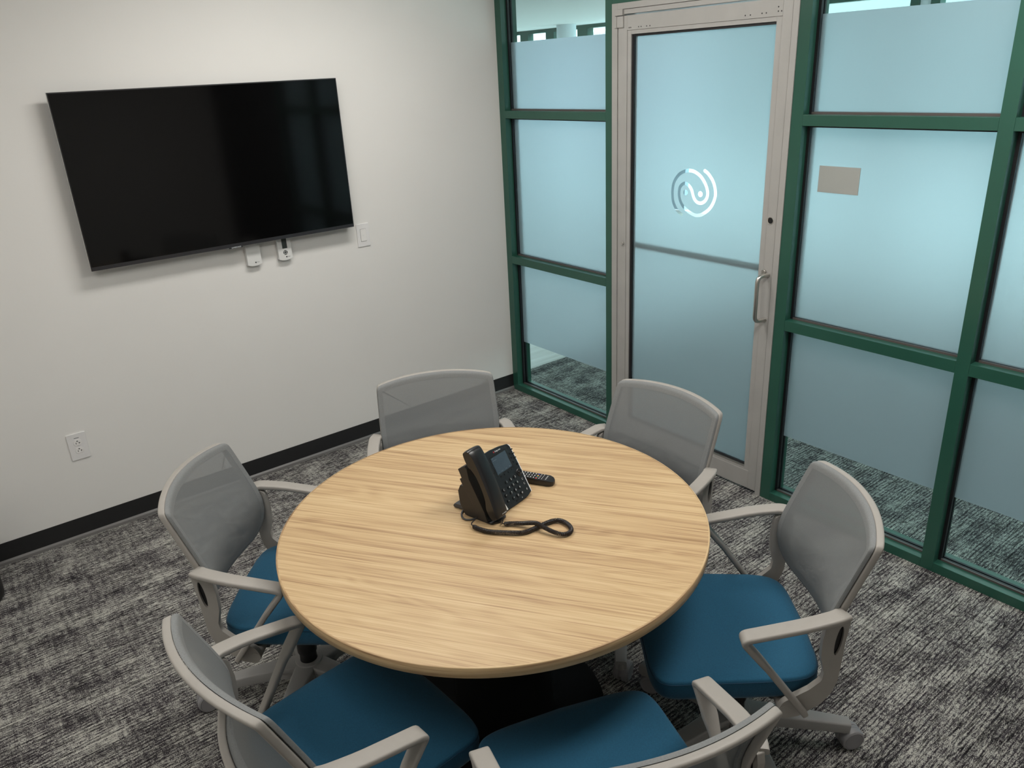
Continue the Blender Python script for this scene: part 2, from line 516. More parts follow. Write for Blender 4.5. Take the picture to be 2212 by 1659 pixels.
# ------------------------------------------------------------------ green glazed partition  (x=0 is the room-side face, s=-y)
A = dict(a1=.0521, a2=.8803, a3=.9288, a4=1.9408, a5=1.9935, a6=2.7184, a7=2.7672, a8=3.413, a9=3.462)
ZS, T1, T2, T3, T4, HEAD = .0408, .8628, .9099, 1.7262, 1.7686, 2.60
GX = .057
def member(nm, s0, s1, z0, z1, parent):
    return box(nm, (0, -s0, z0), (FD, -s1, z1), M['green'], parent, bevel=.0012)
def glaze(parent, s0, s1, z0, z1, f0=None, f1=None):
    """one pane with its gasket and its frosted film from f0 to f1"""
    g = .012
    box('glass_pane', (GX+.0005, -s0-.002, z0+.002), (GX+.0065, -s1+.002, z1-.002), M['glass'], parent)
    bm = bmesh.new()
    for xx in ((GX-.016, GX-.0005), (GX+.0075, GX+.018)):
        add_box(bm, (xx[0], -s0, z0), (xx[1], -s0-g, z1)); add_box(bm, (xx[0], -s1, z0), (xx[1], -s1+g, z1))
        add_box(bm, (xx[0], -s0-g, z0), (xx[1], -s1+g, z0+.008)); add_box(bm, (xx[0], -s0-g, z1-.008), (xx[1], -s1+g, z1))
    link('gasket', tomesh(bm, 'gasket'), M['gasket'], parent)
    o = box('gasket_lip', (GX-.017, -s0-g, z0), (GX-.012, -s1+g, z0+.0086), M['gasket_lip'], parent)
    if f0 is not None:
        bm = bmesh.new()
        y0, y1 = -s0-.010, -s1+.003
        vs = [bm.verts.new(p) for p in ((GX, y0, f0), (GX, y1, f0), (GX, y1, f1), (GX, y0, f1))]
        bm.faces.new(vs)
        link('frosted_film', tomesh(bm, 'frosted_film', False), M['frost'], parent)
FZ0, FZ1 = .333, 2.132
def bay(num, sa, sb, own_left=None, own_right=None, label=None):
    w = empty('window_%d' % num, (0, 0, 0)); struct(w, label)
    if own_left: member('mullion', *own_left, 0, HEAD, w)
    if own_right: member('mullion', *own_right, 0, HEAD, w)
    member('sill', sa, sb, 0, ZS, w); member('transom', sa, sb, T1, T2, w); member('transom', sa, sb, T3, T4, w)
    member('head', sa, sb, HEAD-.05, HEAD, w)
    glaze(w, sa, sb, ZS, T1, FZ0, T1-.008)
    glaze(w, sa, sb, T2, T3, T2+.008, T3-.004)
    glaze(w, sa, sb, T4, HEAD-.05, T4+.008, FZ1)
    return w
bay(1, A['a1'], A['a2'], (0, A['a1']), (A['a2'], A['a3']), 'narrow green-framed glazing between the white wall and the door')
bay(2, A['a5'], A['a6'], (A['a4'], A['a5']), (A['a6'], A['a7']), 'green-framed glazing right of the door with a small sign')
bay(3, A['a7'], A['a8'], None, (A['a8'], A['a9']), 'green-framed glazing at the right edge')
# band above the partition up to the ceiling
w4 = empty('window_4'); struct(w4)
member('transom', A['a3'], A['a4'], 2.256, 2.306, w4); member('head', A['a3'], A['a4'], HEAD-.05, HEAD, w4)
glaze(w4, A['a3'], A['a4'], 2.306, HEAD-.05)
struct(box('trim_1', (0, 0.0, HEAD), (FD, -3.462, RZ), M['wall']))

# ------------------------------------------------------------------ door
door = empty('door_1', (0, -(A['a3']+A['a4'])/2, 0)); struct(door, 'aluminium framed door with frosted glass and a round line emblem')
DY = -(A['a3']+A['a4'])/2
def dbox(nm, x0, s0, z0, x1, s1, z1, mat, parent=door, bevel=.001):
    return box(nm, (x0, -s0-DY, z0), (x1, -s1-DY, z1), mat, parent, bevel)
DF = -.004
fr = empty('door_frame'); fr.parent = door
bm = bmesh.new()
def fb(x0, s0, z0, x1, s1, z1): add_box(bm, (x0, -s0-DY, z0), (x1, -s1-DY, z1))
fb(DF, A['a3'], 0, FD, .9655, 2.256)
fb(DF, 1.9135, 0, FD, A['a4'], 2.256)
fb(DF, .9655, 2.229, FD, 1.9135, 2.256)
fb(DF+.004, .9655, 2.207, FD-.01, 1.9135, 2.2275)
bpy.data.objects.remove(fr)
link('door_frame', tomesh(bm, 'door_frame'), M['alu'], door, bevel=.001)
LX0, LX1 = .0, .045
# leaf members
bm = bmesh.new()
fb(LX0, .9675, .014, LX1, 1.026, 2.200)     # hinge stile
fb(LX0, 1.866, .014, LX1, 1.911, 2.200)     # lock stile
fb(LX0, 1.026, 2.136, LX1, 1.866, 2.200)    # top rail
fb(LX0, 1.026, .014, LX1, 1.866, .108)      # bottom rail
link('door_leaf', tomesh(bm, 'door_leaf'), M['alu'], door, bevel=.0012)
bm = bmesh.new()
g0, g1, gz0, gz1 = 1.050, 1.838, .136, 2.118
fb(LX0+.003, 1.0265, .1085, LX1-.003, g0, 2.1355); fb(LX0+.003, g1, .1085, LX1-.003, 1.8655, 2.1355)
fb(LX0+.003, g0, gz1, LX1-.003, g1, 2.1355); fb(LX0+.003, g0, .1085, LX1-.003, g1, gz0-.012)
link('glazing_stop', tomesh(bm, 'glazing_stop'), M['alu'], door, bevel=.0008)
bm = bmesh.new()
fb(LX0+.002, g0+.0, gz0-.012, LX1-.002, g1, gz0-.004)
o = link('bottom_bead', tomesh(bm, 'bottom_bead'), M['steel'], door, bevel=.001); o['label'] = 'bright metal bead under the door glass'
bm = bmesh.new(); gg = .014
for x0_, x1_ in ((.010, .0205), (.029, .036)):
    fb(x0_, g0, gz0-.004, x1_, g0+gg, gz1); fb(x0_, g1-.004, gz0, x1_, g1, gz1)
    fb(x0_, g0+gg, gz1-.010, x1_, g1-.004, gz1); fb(x0_, g0+gg, gz0-.004, x1_, g1-.004, gz0+.004)
link('gasket', tomesh(bm, 'gasket'), M['gasket'], door)
DGX = .0215
dbox('glass_pane', DGX+.0005, g0+.002, gz0-.002, DGX+.0065, g1-.002, gz1-.002, M['glass'], bevel=0)
# frosted film with the emblem cut out of it (a filled 2D curve with holes)
EM = EMBLEM = [(575,1435),(470,1350),(390,1230),(330,1080),(310,900),(315,740),(345,580),(410,450),(500,340),(590,280),(680,245),(780,232),(900,250),(1010,310),(1110,400),(1200,540),(1265,700),(1290,850),(1270,970),(1220,1060),(1150,1115),(1080,1125),(1000,1095),(930,1010),(890,900),(860,780),(810,680),(740,610),(670,580),(600,600),(530,680),(502,800),(500,900),(520,1010),(565,1130),(640,1240),(740,1340),(860,1420),(980,1465),(1110,1450),(1230,1380),(1340,1280),(1430,1130),(1485,960),(1495,820),(1470,650),(1420,500),(1350,380),(1280,290),(1215,240)]
# emblem drawn in its own flat frame: columns = (s, z) of the four corners of the drawing square
def em(u, v):   # drawing units 0..1787 x 0..1659 -> (s, z) on the door
    (s00, z00), (s10, z10), (s01, z01), (s11, z11) = EMQ
    a = u/1787; c = v/1659
    # projective-ish bilinear
    s = (s00*(1-a)+s10*a)*(1-c) + (s01*(1-a)+s11*a)*c
    z = (z00*(1-a)+z10*a)*(1-c) + (z01*(1-a)+z11*a)*c
    return s, z
EMQ = ((1.243, 1.543), (1.622, 1.564), (1.253, 1.254), (1.64, 1.298))
def film_with_emblem():
    cu = bpy.data.curves.new('film', 'CURVE'); cu.dimensions = '2D'; cu.fill_mode = 'BOTH'
    def spl(pts):
        sp = cu.splines.new('POLY'); sp.points.add(len(pts)-1)
        for i, p in enumerate(pts): sp.points[i].co = (p[0], p[1], 0, 1)
        sp.use_cyclic_u = True
    spl([(g0+.012, gz0), (g1, gz0), (g1, gz1-.007), (g0+.012, gz1-.007)])
    path = [Vector((*em(*p), 0)) for p in EM]
    path = catmull(path, 5); w = .0080
    L, R_ = [], []
    for i, p in enumerate(path):
        t = (path[min(i+1, len(path)-1)] - path[max(i-1, 0)]).normalized(); n = Vector((-t.y, t.x, 0))
        L.append(p + n*w); R_.append(p - n*w)
    def cap(p, a, b):   # half circle from a round to b about p
        va = a - p; a0 = math.atan2(va.y, va.x)
        return [p + Vector((math.cos(a0 - PI*k/8), math.sin(a0 - PI*k/8), 0))*w for k in range(1, 8)]
    out = L + cap(path[-1], L[-1], R_[-1]) + R_[::-1] + cap(path[0], R_[0], L[0])
    spl([(q.x, q.y) for q in out])
    for c in ((682, 832), (1093, 875)):
        s, z = em(*c)
        spl([(s + .0135*math.cos(2*PI*k/24), z + .0135*math.sin(2*PI*k/24)) for k in range(24)])
    tmp = bpy.data.objects.new('tmp', cu); COL.objects.link(tmp)
    bpy.context.view_layer.update()
    me = bpy.data.meshes.new_from_object(tmp.evaluated_get(bpy.context.evaluated_depsgraph_get()))
    bpy.data.objects.remove(tmp)
    for v in me.vertices: v.co = (DGX, -v.co.x - DY, v.co.y)
    me.materials.clear()
    o = link('frosted_film', me, M['frost'], door)
    o['label'] = 'frosted film with a spiral line emblem left clear'
film_with_emblem()
# pivot hinge blocks, screws, lock, handle, push bar
bm = bmesh.new(); fb(-.012, .953, 2.202, .02, 1.006, 2.2285); link('pivot_hinge', tomesh(bm, 'pivot_hinge'), M['alu'], door, bevel=.001)
bm = bmesh.new(); fb(-.012, .953, 2.150, .0, .966, 2.199); fb(-.008, .966, 2.150, 0, 1.006, 2.199)
link('pivot_hinge', tomesh(bm, 'pivot_hinge'), M['alu'], door, bevel=.001)
def xcyl(nm, s, z, x0, x1, r, mat, parent=door, n=24, prof=None):
    mt = basis((0, -s-DY, z), (0, 1, 0), (0, 0, 1), (1, 0, 0))
    pr = prof or [(0, x0), (r*.92, x0), (r, x0+.0008), (r, x1), (0, x1)]
    return lathe(nm, pr, mat, parent, n=n, mtx=mt)
xcyl('lock_cylinder', 1.883, 1.335, -.002, .0, .015, M['steel'], prof=[(.0125, .003), (.0125, -.0012), (.0150, -.0020), (.016, .0005)])
o = xcyl('key_slot', 1.883, 1.335, -.0, .0, .0104, M['black'], prof=[(0, -.0008), (.0126, -.0008), (.0126, .003)])
xcyl('bolt_cap', 1.008, 1.121, -.010, 0, .0085, M['steel'])
xcyl('bolt_cap', 1.872, 1.112, -.012, 0, .0095, M['steel'])
bm = bmesh.new()
for s, z in ((1.04,2.147),(1.05,2.147),(1.10,2.147),(1.115,2.147),(1.15,2.147),(1.17,2.147),(1.69,2.150),(1.715,2.150),(1.77,2.152),(1.79,2.152),(1.845,2.154),(1.86,2.154),(1.845,2.17)):
    add_lathe(bm, [(0, -.0006), (.0028, -.0006), (.0028, .0002)], 8, basis((0, -s-DY, z), (0,1,0), (0,0,1), (1,0,0)))
link('screw_holes', tomesh(bm, 'screw_holes'), M['slot'], door)
hp = round_path([(0, -1.893-DY, 1.098), (-.060, -1.880-DY, 1.098), (-.060, -1.880-DY, .892), (0, -1.893-DY, .892)], .045, 8)
tube('pull_handle', hp, .0095, M['steel'], door, n=16)
# bar on the lobby side seen as a soft line through the frosted glass
pb = tube('push_bar', [(LX1+.025, -.99-DY, 1.108), (LX1+.025, -1.89-DY, 1.108)], .016, M['steel'], door, n=16)
for s in (.995, 1.885): tube('bar_bracket', [(LX1, -s-DY, 1.108), (LX1+.025, -s-DY, 1.108)], .011, M['steel'], pb, n=12)
# grey sign stuck on the glass right of the door
tag(box('blank_sign', (GX-.004, -2.056, 1.4655), (GX-.0006, -2.231, 1.5705), M['note'], bevel=.0004), 'small plain grey sign plate stuck to the frosted glass right of the door', 'sign')

# ------------------------------------------------------------------ television
tv = empty('wall_television', (-2.3412+1.2811/2, -.07, 1.2598)); W2 = 1.2811/2; H = .7346
tag(tv, 'large black flat television mounted on the white wall, switched off', 'television')
bm = bmesh.new(); add_box(bm, (-W2+.006, -.0012, .017), (W2-.006, .001, H-.006)); link('screen', tomesh(bm, 'screen'), M['tv_screen'], tv)
bm = bmesh.new()
add_box(bm, (-W2+.0012, 0, 0), (-W2+.006, .012, H-.0012)); add_box(bm, (W2-.006, 0, 0), (W2-.0012, .012, H-.0012)); add_box(bm, (-W2+.006, 0, H-.006), (W2-.006, .012, H-.0012))
add_box(bm, (-W2+.006, .001, .017), (W2-.006, .012, H-.006))
link('bezel', tomesh(bm, 'bezel'), M['tv_bezel'], tv)
bm = bmesh.new(); add_box(bm, (-W2+.006, -.001, 0), (W2-.006, .012, .017))
link('bottom_strip', tomesh(bm, 'bottom_strip'), M['tv_bottom'], tv)
bm = bmesh.new()
add_box(bm, (-W2, .0005, 0), (-W2+.0012, .013, H)); add_box(bm, (W2-.0012, .0005, 0), (W2, .013, H)); add_box(bm, (-W2+.0012, .0005, H-.0012), (W2-.0012, .013, H))
o = link('outer_edge', tomesh(bm, 'outer_edge'), M['tv_edge'], tv); o['label'] = 'thin silver edge'
prism('rear_housing', round_poly([(-W2+.03, .0), (W2-.03, 0), (W2-.03, H-.03), (-W2+.03, H-.03)], .03), 'y', .0125, .026, M['tv_bezel'], tv)
box('rear_box', (-.42, .026, .02), (.42, .048, .42), M['tv_bezel'], tv, bevel=.006)
box('wall_bracket', (-.22, .048, .15), (.22, .0698, .45), M['black'], tv)
box('logo_badge', (-.028, -.002, -.006), (.036, .010, .002), M['tv_bottom'], tv, bevel=.001)
text('logo', 'SAMSUNG', .0085, M['silver'], tv, basis((.004, -.0022, -.002), (1,0,0), (0,0,1), (0,-1,0)), spacing=1.25)

# ------------------------------------------------------------------ wall plates and thermostats
def wall_plate(name, x, z, w, h, label, cat):
    o = empty(name, (x, 0, z)); tag(o, label, cat)
    pts = round_poly([(-w/2, 0), (w/2, 0), (w/2, h), (-w/2, h)], .004, 3)
    prism('plate', pts, 'y', 0, -.0055, M['white'], o, bevel=.0018)
    return o
ou = wall_plate('wall_outlet', -2.6081+.0401, .3966, .0803, .1303, 'white duplex power outlet low on the wall left of the chairs', 'outlet')
for k, zc in enumerate((.0845, .0458)):
    pts = []
    for i in range(40):
        a = 2*PI*i/40; xx = .0172*math.cos(a); zz = .0172*math.sin(a)
        pts.append((xx, max(-.0135, min(.0135, zz)) + zc))
    so = prism('socket', pts, 'y', -.0056, -.0072, M['white2'], ou, bevel=.0004)
    bm = bmesh.new()
    add_box(bm, (-.0075, -.0070, zc-.0065), (-.0052, -.0074, zc+.0015)); add_box(bm, (.0052, -.0070, zc-.0060), (.0075, -.0074, zc+.0020)); add_box(bm, (.0075, -.0070, zc-.003), (.0110, -.0074, zc-.001))
    add_box(bm, (-.0028, -.0070, zc+.0055), (.0028, -.0074, zc+.0100))
    link('slots', tomesh(bm, 'slots'), M['slot'], so)
o = box('marking', (-.0105, -.0055, .1065), (.0105, -.0057, .1088), M['btn'], ou)
sw = wall_plate('light_switch', -1.018+.0378, 1.1315, .0757, .1235, 'white light switch plate beside the lower right corner of the television', 'switch')
prism('rocker', round_poly([(-.0165, .029), (.0165, .029), (.0165, .0945), (-.0165, .0945)], .002, 2), 'y', -.0057, -.0080, M['white2'], sw, bevel=.0006)
prism('rocker_gap', round_poly([(-.0175, .028), (.0175, .028), (.0175, .0955), (-.0175, .0955)], .002, 2), 'y', -.0050, -.0058, M['btn'], sw)
lathe('button', [(0, 0), (.0045, 0), (.005, .001), (.005, .003)], M['white'], sw, 16, basis((0, -.0088, .0618), (1,0,0), (0,0,1), (0,1,0)))
box('slider', (-.008, -.008, .085), (.008, -.0086, .088), M['white'], sw)

def thermo(x0, x1, zb, label, name, cat):
    o = empty(name, ((x0+x1)/2, 0, zb)); tag(o, label, cat); w = (x1-x0); h = .145
    pts = [(-w/2, .008), (-w/4, .002), (0, 0), (w/4, .002), (w/2, .008), (w/2, h-.004), (0, h), (-w/2, h-.004)]
    prism('housing', round_poly(pts, [.003, .01, .01, .01, .003, .003, .01, .003], 3), 'y', 0, -.026, M['therm'], o, bevel=.0025)
    bm = bmesh.new()
    add_lathe(bm, [(0, 0), (.0037, 0), (.0037, .0004)], 16, basis((.0045, -.0263, .0185), (1,0,0), (0,0,1), (0,1,0)))
    link('logo', tomesh(bm, 'logo'), M['slot'], o)
    text('logo_text', 'TRANE', .0042, M['slot'], o, basis((.0165, -.0261, .0187), (1,0,0), (0,0,1), (0,-1,0)), .0002)
    return o
thermo(-1.6395, -1.567, 1.140, 'plain white wall sensor below the television, left of the thermostat', 'wall_sensor', 'sensor')
th = thermo(-1.4765, -1.4035, 1.140, 'white thermostat with a small grey display half under the television', 'wall_thermostat', 'thermostat')
box('display', (-.012, -.0261, .062), (.014, -.0268, .112), M['slot'], th)
box('display_glass', (-.0105, -.0268, .0635), (.0125, -.0271, .1105), M['lcd'], th)
for k in range(4):
    bm = bmesh.new(); a0 = PI/4 + k*PI/2 + .12
    outer = [(.0115*math.cos(a0+(PI/2-.24)*i/6), .0115*math.sin(a0+(PI/2-.24)*i/6)) for i in range(7)]
    inner = [(.0072*math.cos(a0+(PI/2-.24)*i/6), .0072*math.sin(a0+(PI/2-.24)*i/6)) for i in range(7)]
    add_prism(bm, [(p[0]+.001, p[1]+.0415) for p in outer + inner[::-1]], 'y', -.0262, -.0272)
    link('button', tomesh(bm, 'button'), M['btn'], th)
lathe('button', [(0, 0), (.0050, 0), (.0055, .0008)], M['btn'], th, 16, basis((.001, -.0270, .0415), (1,0,0), (0,0,1), (0,1,0)))

# ------------------------------------------------------------------ table
TC = (-1.7664, -2.1827); TR, TZ, TT = .639, .737, .0302
tb = empty('round_table', (*TC, 0)); tag(tb, 'round pale oak laminate meeting table on a black pedestal', 'table')
lathe('tabletop', [(0, TZ-TT), (TR-.006, TZ-TT), (TR-.0045, TZ-TT+.001), (TR-.0045, TZ-.0008), (0, TZ-.0008)], M['wood'], tb, 160, ang=.4)
me = tb.children[-1].data
# thin surface laminate and the wrapped edge band
bm = bmesh.new(); add_lathe(bm, [(TR-.0046, TZ-TT), (TR-.001, TZ-TT), (TR, TZ-TT+.001), (TR, TZ-.0016), (TR-.0008, TZ-.0004), (TR-.0022, TZ), (TR-.0046, TZ)], 160)
me = tomesh(bm, 'edge_band'); smooth_by_angle(me, .8)
link('edge_band', me, M['wood_edge'], tb)
lathe('surface', [(0, TZ-.0010), (TR-.0047, TZ-.0010), (TR-.0047, TZ), (0, TZ)], M['wood'], tb, 160, ang=.4)
for c in list(tb.children):
    if c.name.startswith('surface'): bpy.data.objects.remove(c)
tb.children[0].data.transform(Matrix.Identity(4))
lathe('pedestal', [(0, .012), (.17, .012), (.165, .03), (.16, .3), (.16, TZ-TT-.02), (.24, TZ-TT-.02), (.24, TZ-TT-.001), (0, TZ-TT-.001)], M['blackm'], tb, 48)
lathe('base_plate', [(0, 0), (.332, 0), (.336, .003), (.334, .010), (.325, .0120), (0, .0120)], M['blackm'], tb, 64)

# ------------------------------------------------------------------ chairs
def XB(y, z):
    """x of the backrest's front surface (chair faces +x)"""
    ks = [(.44, -.285), (.48, -.270), (.52, -.256), (.56, -.244), (.60, -.2375), (.64, -.239), (.68, -.250), (.72, -.265), (.80, -.296), (.88, -.327), (.95, -.355)]
    for (z0, x0), (z1, x1) in zip(ks, ks[1:]):
        if z <= z1: break
    t = (z - z0)/(z1 - z0); xc = x0 + (x1 - x0)*t
    return xc + .044*(abs(y)/.23)**2.0
half = [(0, .880), (.07, .879), (.14, .875), (.195, .8695), (.2205, .865), (.2300, .857), (.2335, .838), (.2350, .79), (.2365, .72), (.2365, .66), (.2345, .60), (.229, .552), (.214, .515), (.182, .494), (.12, .486), (0, .483)]
def outline(inset=0.0):
    pts = [Vector((y, z, 0)) for y, z in half]; pts += [Vector((-y, z, 0)) for y, z in half[-2:0:-1]]
    c = catmull(pts, 4, True)
    if inset:
        out = []
        n = len(c)
        for i in range(n):
            t = (c[(i+1) % n] - c[i-1]).normalized(); out.append(c[i] + Vector((t.y, -t.x, 0))*inset)
        c = out
    return c   # runs from the top centre towards +y, down, and back

def make_chair():
    ch = empty('office_chair')
    # fabric of the back: opaque rim band and see-through centre
    O = outline(.004); n = len(O); ctr = Vector((0, .69, 0))
    def surf(name, rings, mat, thick, off):
        bm = bmesh.new(); F, B = [], []
        for ring in rings:
            F.append([bm.verts.new((XB(p.x, p.y)+off, p.x, p.y)) for p in ring])
            B.append([bm.verts.new((XB(p.x, p.y)+off-thick, p.x, p.y)) for p in ring])
        for L, flip in ((F, False), (B, True)):
            for a, c in zip(L, L[1:]):
                for k in range(n):
                    l = (k+1) % n; q = (a[k], a[l], c[l], c[k]); bm.faces.new(q[::-1] if flip else q)
        for k in range(n):
            l = (k+1) % n; bm.faces.new((F[0][k], B[0][k], B[0][l], F[0][l]))
        return bm, F, B
    def scaled(k):
        return [ctr + (p - ctr)*k for p in O]
    def inset(d): return outline(d)
    band = .022
    r0 = outline(.004); rA = outline(.004); rB = outline(.010); r1 = outline(band)
    bm = bmesh.new(); L = []
    r0 = outline(.0015); offs = [(r0, -.001), (r0, .006), (rA, .0105), (rB, .012), (r1, .012), (r1, .004), (rB, -.002)]
    for ring, off in offs: L.append([bm.verts.new((XB(p.x, p.y)+off, p.x, p.y)) for p in ring])
    for a, c in zip(L, L[1:] + L[:1]):
        for k in range(n):
            l = (k+1) % n; bm.faces.new((a[k], a[l], c[l], c[k]))
    me = tomesh(bm, 'fabric_border'); smooth_by_angle(me, .9)
    link('fabric_border', me, M['mesh_edge'], ch)
    bm = bmesh.new(); L = []
    inner = outline(band - .001)
    for k in (1, .92, .8, .66, .5, .33, .17):
        L.append([bm.verts.new((XB((ctr+(p-ctr)*k).x, (ctr+(p-ctr)*k).y)+.0117, *(ctr+(p-ctr)*k).xy)) for p in inner])
    c0 = bm.verts.new((XB(0, .69)+.011, 0, .69))
    for a, c in zip(L, L[1:]):
        for k in range(n):
            l = (k+1) % n; bm.faces.new((a[k], a[l], c[l], c[k]))
    for k in range(n): bm.faces.new((L[-1][k], L[-1][(k+1) % n], c0))
    me = tomesh(bm, 'back_mesh', False); smooth_by_angle(me, 1.2)
    o = link('back_mesh', me, M['mesh'], ch); o['label'] = 'see-through grey mesh of the backrest'
    # plastic rim behind the fabric
    rim = outline(.0065); path = [Vector((XB(p.x, p.y)-.0135, p.x, p.y)) for p in rim]
    sec = section(.020, .013, .0050, 3)
    sweep('back_frame', path, (1, 0, 0), sec, M['chair'], ch, closed=True)
    # side uprights with oval slot, elbow and arm under the seat
    for s in (1, -1):
        bm = bmesh.new()
        y0, y1 = .2385*s, .2565*s
        prof_ = [(-.228,.680),(-.205,.674),(-.176,.655),(-.169,.600),(-.170,.545),(-.182,.496),(-.179,.470),(-.150,.440),(-.085,.396),(-.073,.366),(-.088,.342),(-.130,.350),(-.184,.392),(-.206,.426),(-.219,.466),(-.2235,.530),(-.2265,.600),(-.233,.655)]
        outer = round_poly(prof_, [.004,.01,.02,.03,.03,.02,.02,.03,.03,.02,.015,.03,.03,.02,.03,.03,.03,.01], 4)
        hole = [(-.2095 + .0085*math.cos(2*PI*i/20) - .046*.10*math.sin(2*PI*i/20), .600 + .046*math.sin(2*PI*i/20)) for i in range(20)]
        es = []
        for loop in (outer, hole):
            vv = [bm.verts.new((p[0], y0, p[1])) for p in loop]
            es += [bm.edges.new((vv[k], vv[(k+1) % len(vv)])) for k in range(len(vv))]
        bmesh.ops.triangle_fill(bm, use_beauty=True, edges=es)
        ex = bmesh.ops.extrude_face_region(bm, geom=list(bm.faces))
        for v in ex['geom']:
            if isinstance(v, bmesh.types.BMVert): v.co.y = y1
        me = tomesh(bm, 'upright')
        up = link('upright', me, M['chair'], ch, bevel=.0025, seg=2)
        prism('slot', [(x*1.0, z) for x, z in hole], 'y', y0 + .006*s, y0 + .010*s, M['black'], up)  # black plate added in the hole, standing for the shade inside
        # boss at the end of the lower bar
        bm = bmesh.new(); add_tube(bm, [(-.092, .2575*s, .366), (-.092, .18*s, .366)], lambda u: .021 if .03 < u < .97 else .017, 20)
        me = tomesh(bm, 'pivot_boss'); smooth_by_angle(me, .7); link('pivot_boss', me, M['chair'], up)
    # arm loops
    for s in (1, -1):
        p = [(-.220, .2470*s, .677), (-.195, .261*s, .6775), (-.12, .273*s, .664), (.045, .276*s, .628), (-.020, .276*s, .545), (-.140, .270*s, .372)]
        path = round_path(p, [0, .03, .05, .022, .02, 0], 7)
        N = len(path)
        def sec_(i, u, N=N):
            w = .046 if u < .62 else .046 - .020*(u-.62)/.38
            t = .0165 if u < .6 else .0165 + .001*(u-.6)
            return section(w, t, .0055, 3)
        sweep('armrest', path, (0, 1, 0), sec_, M['chair'], ch)
    # seat cushion
    def seat_r(theta, grow=0.0):
        # rounded trapezoid superellipse
        c, s_ = math.cos(theta), math.sin(theta); e = 2/9.0
        x = .222*math.copysign(abs(c)**e, c); y = math.copysign(abs(s_)**e, s_)
        w = .238 + .004*(x/.22)
        if x < 0: w -= .020*(abs(x)/.22)**3
        bow = .012 if x < 0 else .016
        return Vector((x*(1+grow) + .026 + (bow*(1-y*y)*math.copysign(min(1, abs(c)*1.2), c)), y*w*(1+grow), 0))
    NS = 72; bm = bmesh.new(); rings = []
    def topz(x, y): 
        xr = (x - .03)/.24; yr = y/.24
        z = .462 - .010*(1-min(1, yr*yr))*(1-min(1, abs(xr)**2)) - .016*max(0, xr-.35)**1.5*2.0 - .004*abs(yr)**3
        return z
    lv = [(.0, None), (.25, 't'), (.5, 't'), (.72, 't'), (.88, 't'), (.975, 't'), (.996, .4530), (1.003, .446), (1.009, .425), (1.005, .403), (.985, .391), (.93, .388), (.0, .388)]
    for k, z in lv:
        if k == 0:
            rings.append([bm.verts.new((.026, 0, topz(.026, 0) if z is None else z))]); continue
        ring = []
        for i in range(NS):
            v = seat_r(2*PI*i/NS); x = .026 + (v.x-.026)*k; y = v.y*k
            if z == 't': zz = topz(x, y) - (.0030 if k == .975 else 0) - (.0008 if k == .88 else 0)
            else: zz = z - .016*max(0, (v.x-.03)/.24-.35)**1.5*2.0*(1 if z > .41 else .5)
            ring.append(bm.verts.new((x, y, zz)))
        rings.append(ring)
    for a, c in zip(rings, rings[1:]):
        for k in range(NS):
            l = (k+1) % NS
            if len(a) == 1: bm.faces.new((a[0], c[k], c[l]))
            elif len(c) == 1: bm.faces.new((a[k], c[0], a[l]))
            else: bm.faces.new((a[k], c[k], c[l], a[l]))
    me = tomesh(bm, 'seat'); smooth_by_angle(me, 1.2)
    st = link('seat', me, M['seat'], ch)
    pth = []
    for i in range(NS):
        v = seat_r(2*PI*i/NS); x = .026+(v.x-.026)*1.0035; zz = .446 - .016*max(0, (v.x-.03)/.24-.35)**1.5*2.0
        pth.append((x, v.y*1.0035, zz))
    o = tube('seam', pth, .0014, M['seam'], st, 6, True); o['label'] = 'stitched seam around the cushion edge'
    # under-seat mechanism
    HX = -.03
    pan = prism('seat_pan', round_poly([(-.16, -.17), (.20, -.19), (.20, .19), (-.16, .17)], .05, 5), 'z', .374, .3885, M['chair_b'], ch, bevel=.004)
    bm = bmesh.new(); add_box(bm, (HX-.09, -.05, .335), (HX+.08, .05, .378)); link('tilt_housing', tomesh(bm, 'tilt_housing'), M['steel_dark'], ch, bevel=.008)
    bm = bmesh.new(); add_box(bm, (-.108, -.20, .352), (-.068, .20, .374)); link('cross_bar', tomesh(bm, 'cross_bar'), M['steel_dark'], ch, bevel=.004)
    lever = tube('height_lever', [(HX+.03, -.05, .358), (HX+.03, -.20, .350), (HX+.03, -.235, .348)], lambda u: .005 if u < .7 else .009, M['chair_b'], ch, 10)
    lathe('gas_lift', [(0, .10), (.0285, .10), (.0285, .165), (.033, .172), (.033, .20), (.0245, .34), (0, .34)], M['black'], ch, 28, Matrix.Translation((HX, 0, 0)))
    # five-star base
    lathe('base_hub', [(0, .060), (.045, .060), (.050, .070), (.050, .125), (.044, .135), (.0295, .137), (.0295, .06)], M['chair_b'], ch, 32, Matrix.Translation((HX, 0, 0)))
    for k in range(5):
        a = math.radians(175 + 72*k)
        R = Matrix.Translation((HX, 0, 0)) @ Matrix.Rotation(a, 4, 'Z')
        bm = bmesh.new()
        pth = [(.035, 0, .108), (.10, 0, .107), (.20, 0, .098), (.31, 0, .086), (.343, 0, .083)]
        add_sweep(bm, pth, (0, 1, 0), lambda i, u: section(.072-.034*min(1, u*1.25), .046-.010*u, .006, 3))
        # web towards the neighbouring legs
        for sg in (1, -1):
            t36 = math.radians(36)*sg
            pts = [(.03, .0), (.115, .012*sg), (.108, .030*sg), (.074, .042*sg), (.066*math.cos(t36)+.004, .066*math.sin(t36))]
            add_prism(bm, pts if sg > 0 else pts[::-1], 'z', .092, .112)
        add_tube(bm, [(.330, 0, .088), (.330, 0, .063)], .016, 14)
        bmesh.ops.transform(bm, matrix=R, verts=bm.verts)
        me = tomesh(bm, 'base_leg'); smooth_by_angle(me, .7)
        lg = link('base_leg', me, M['chair_b'], ch)
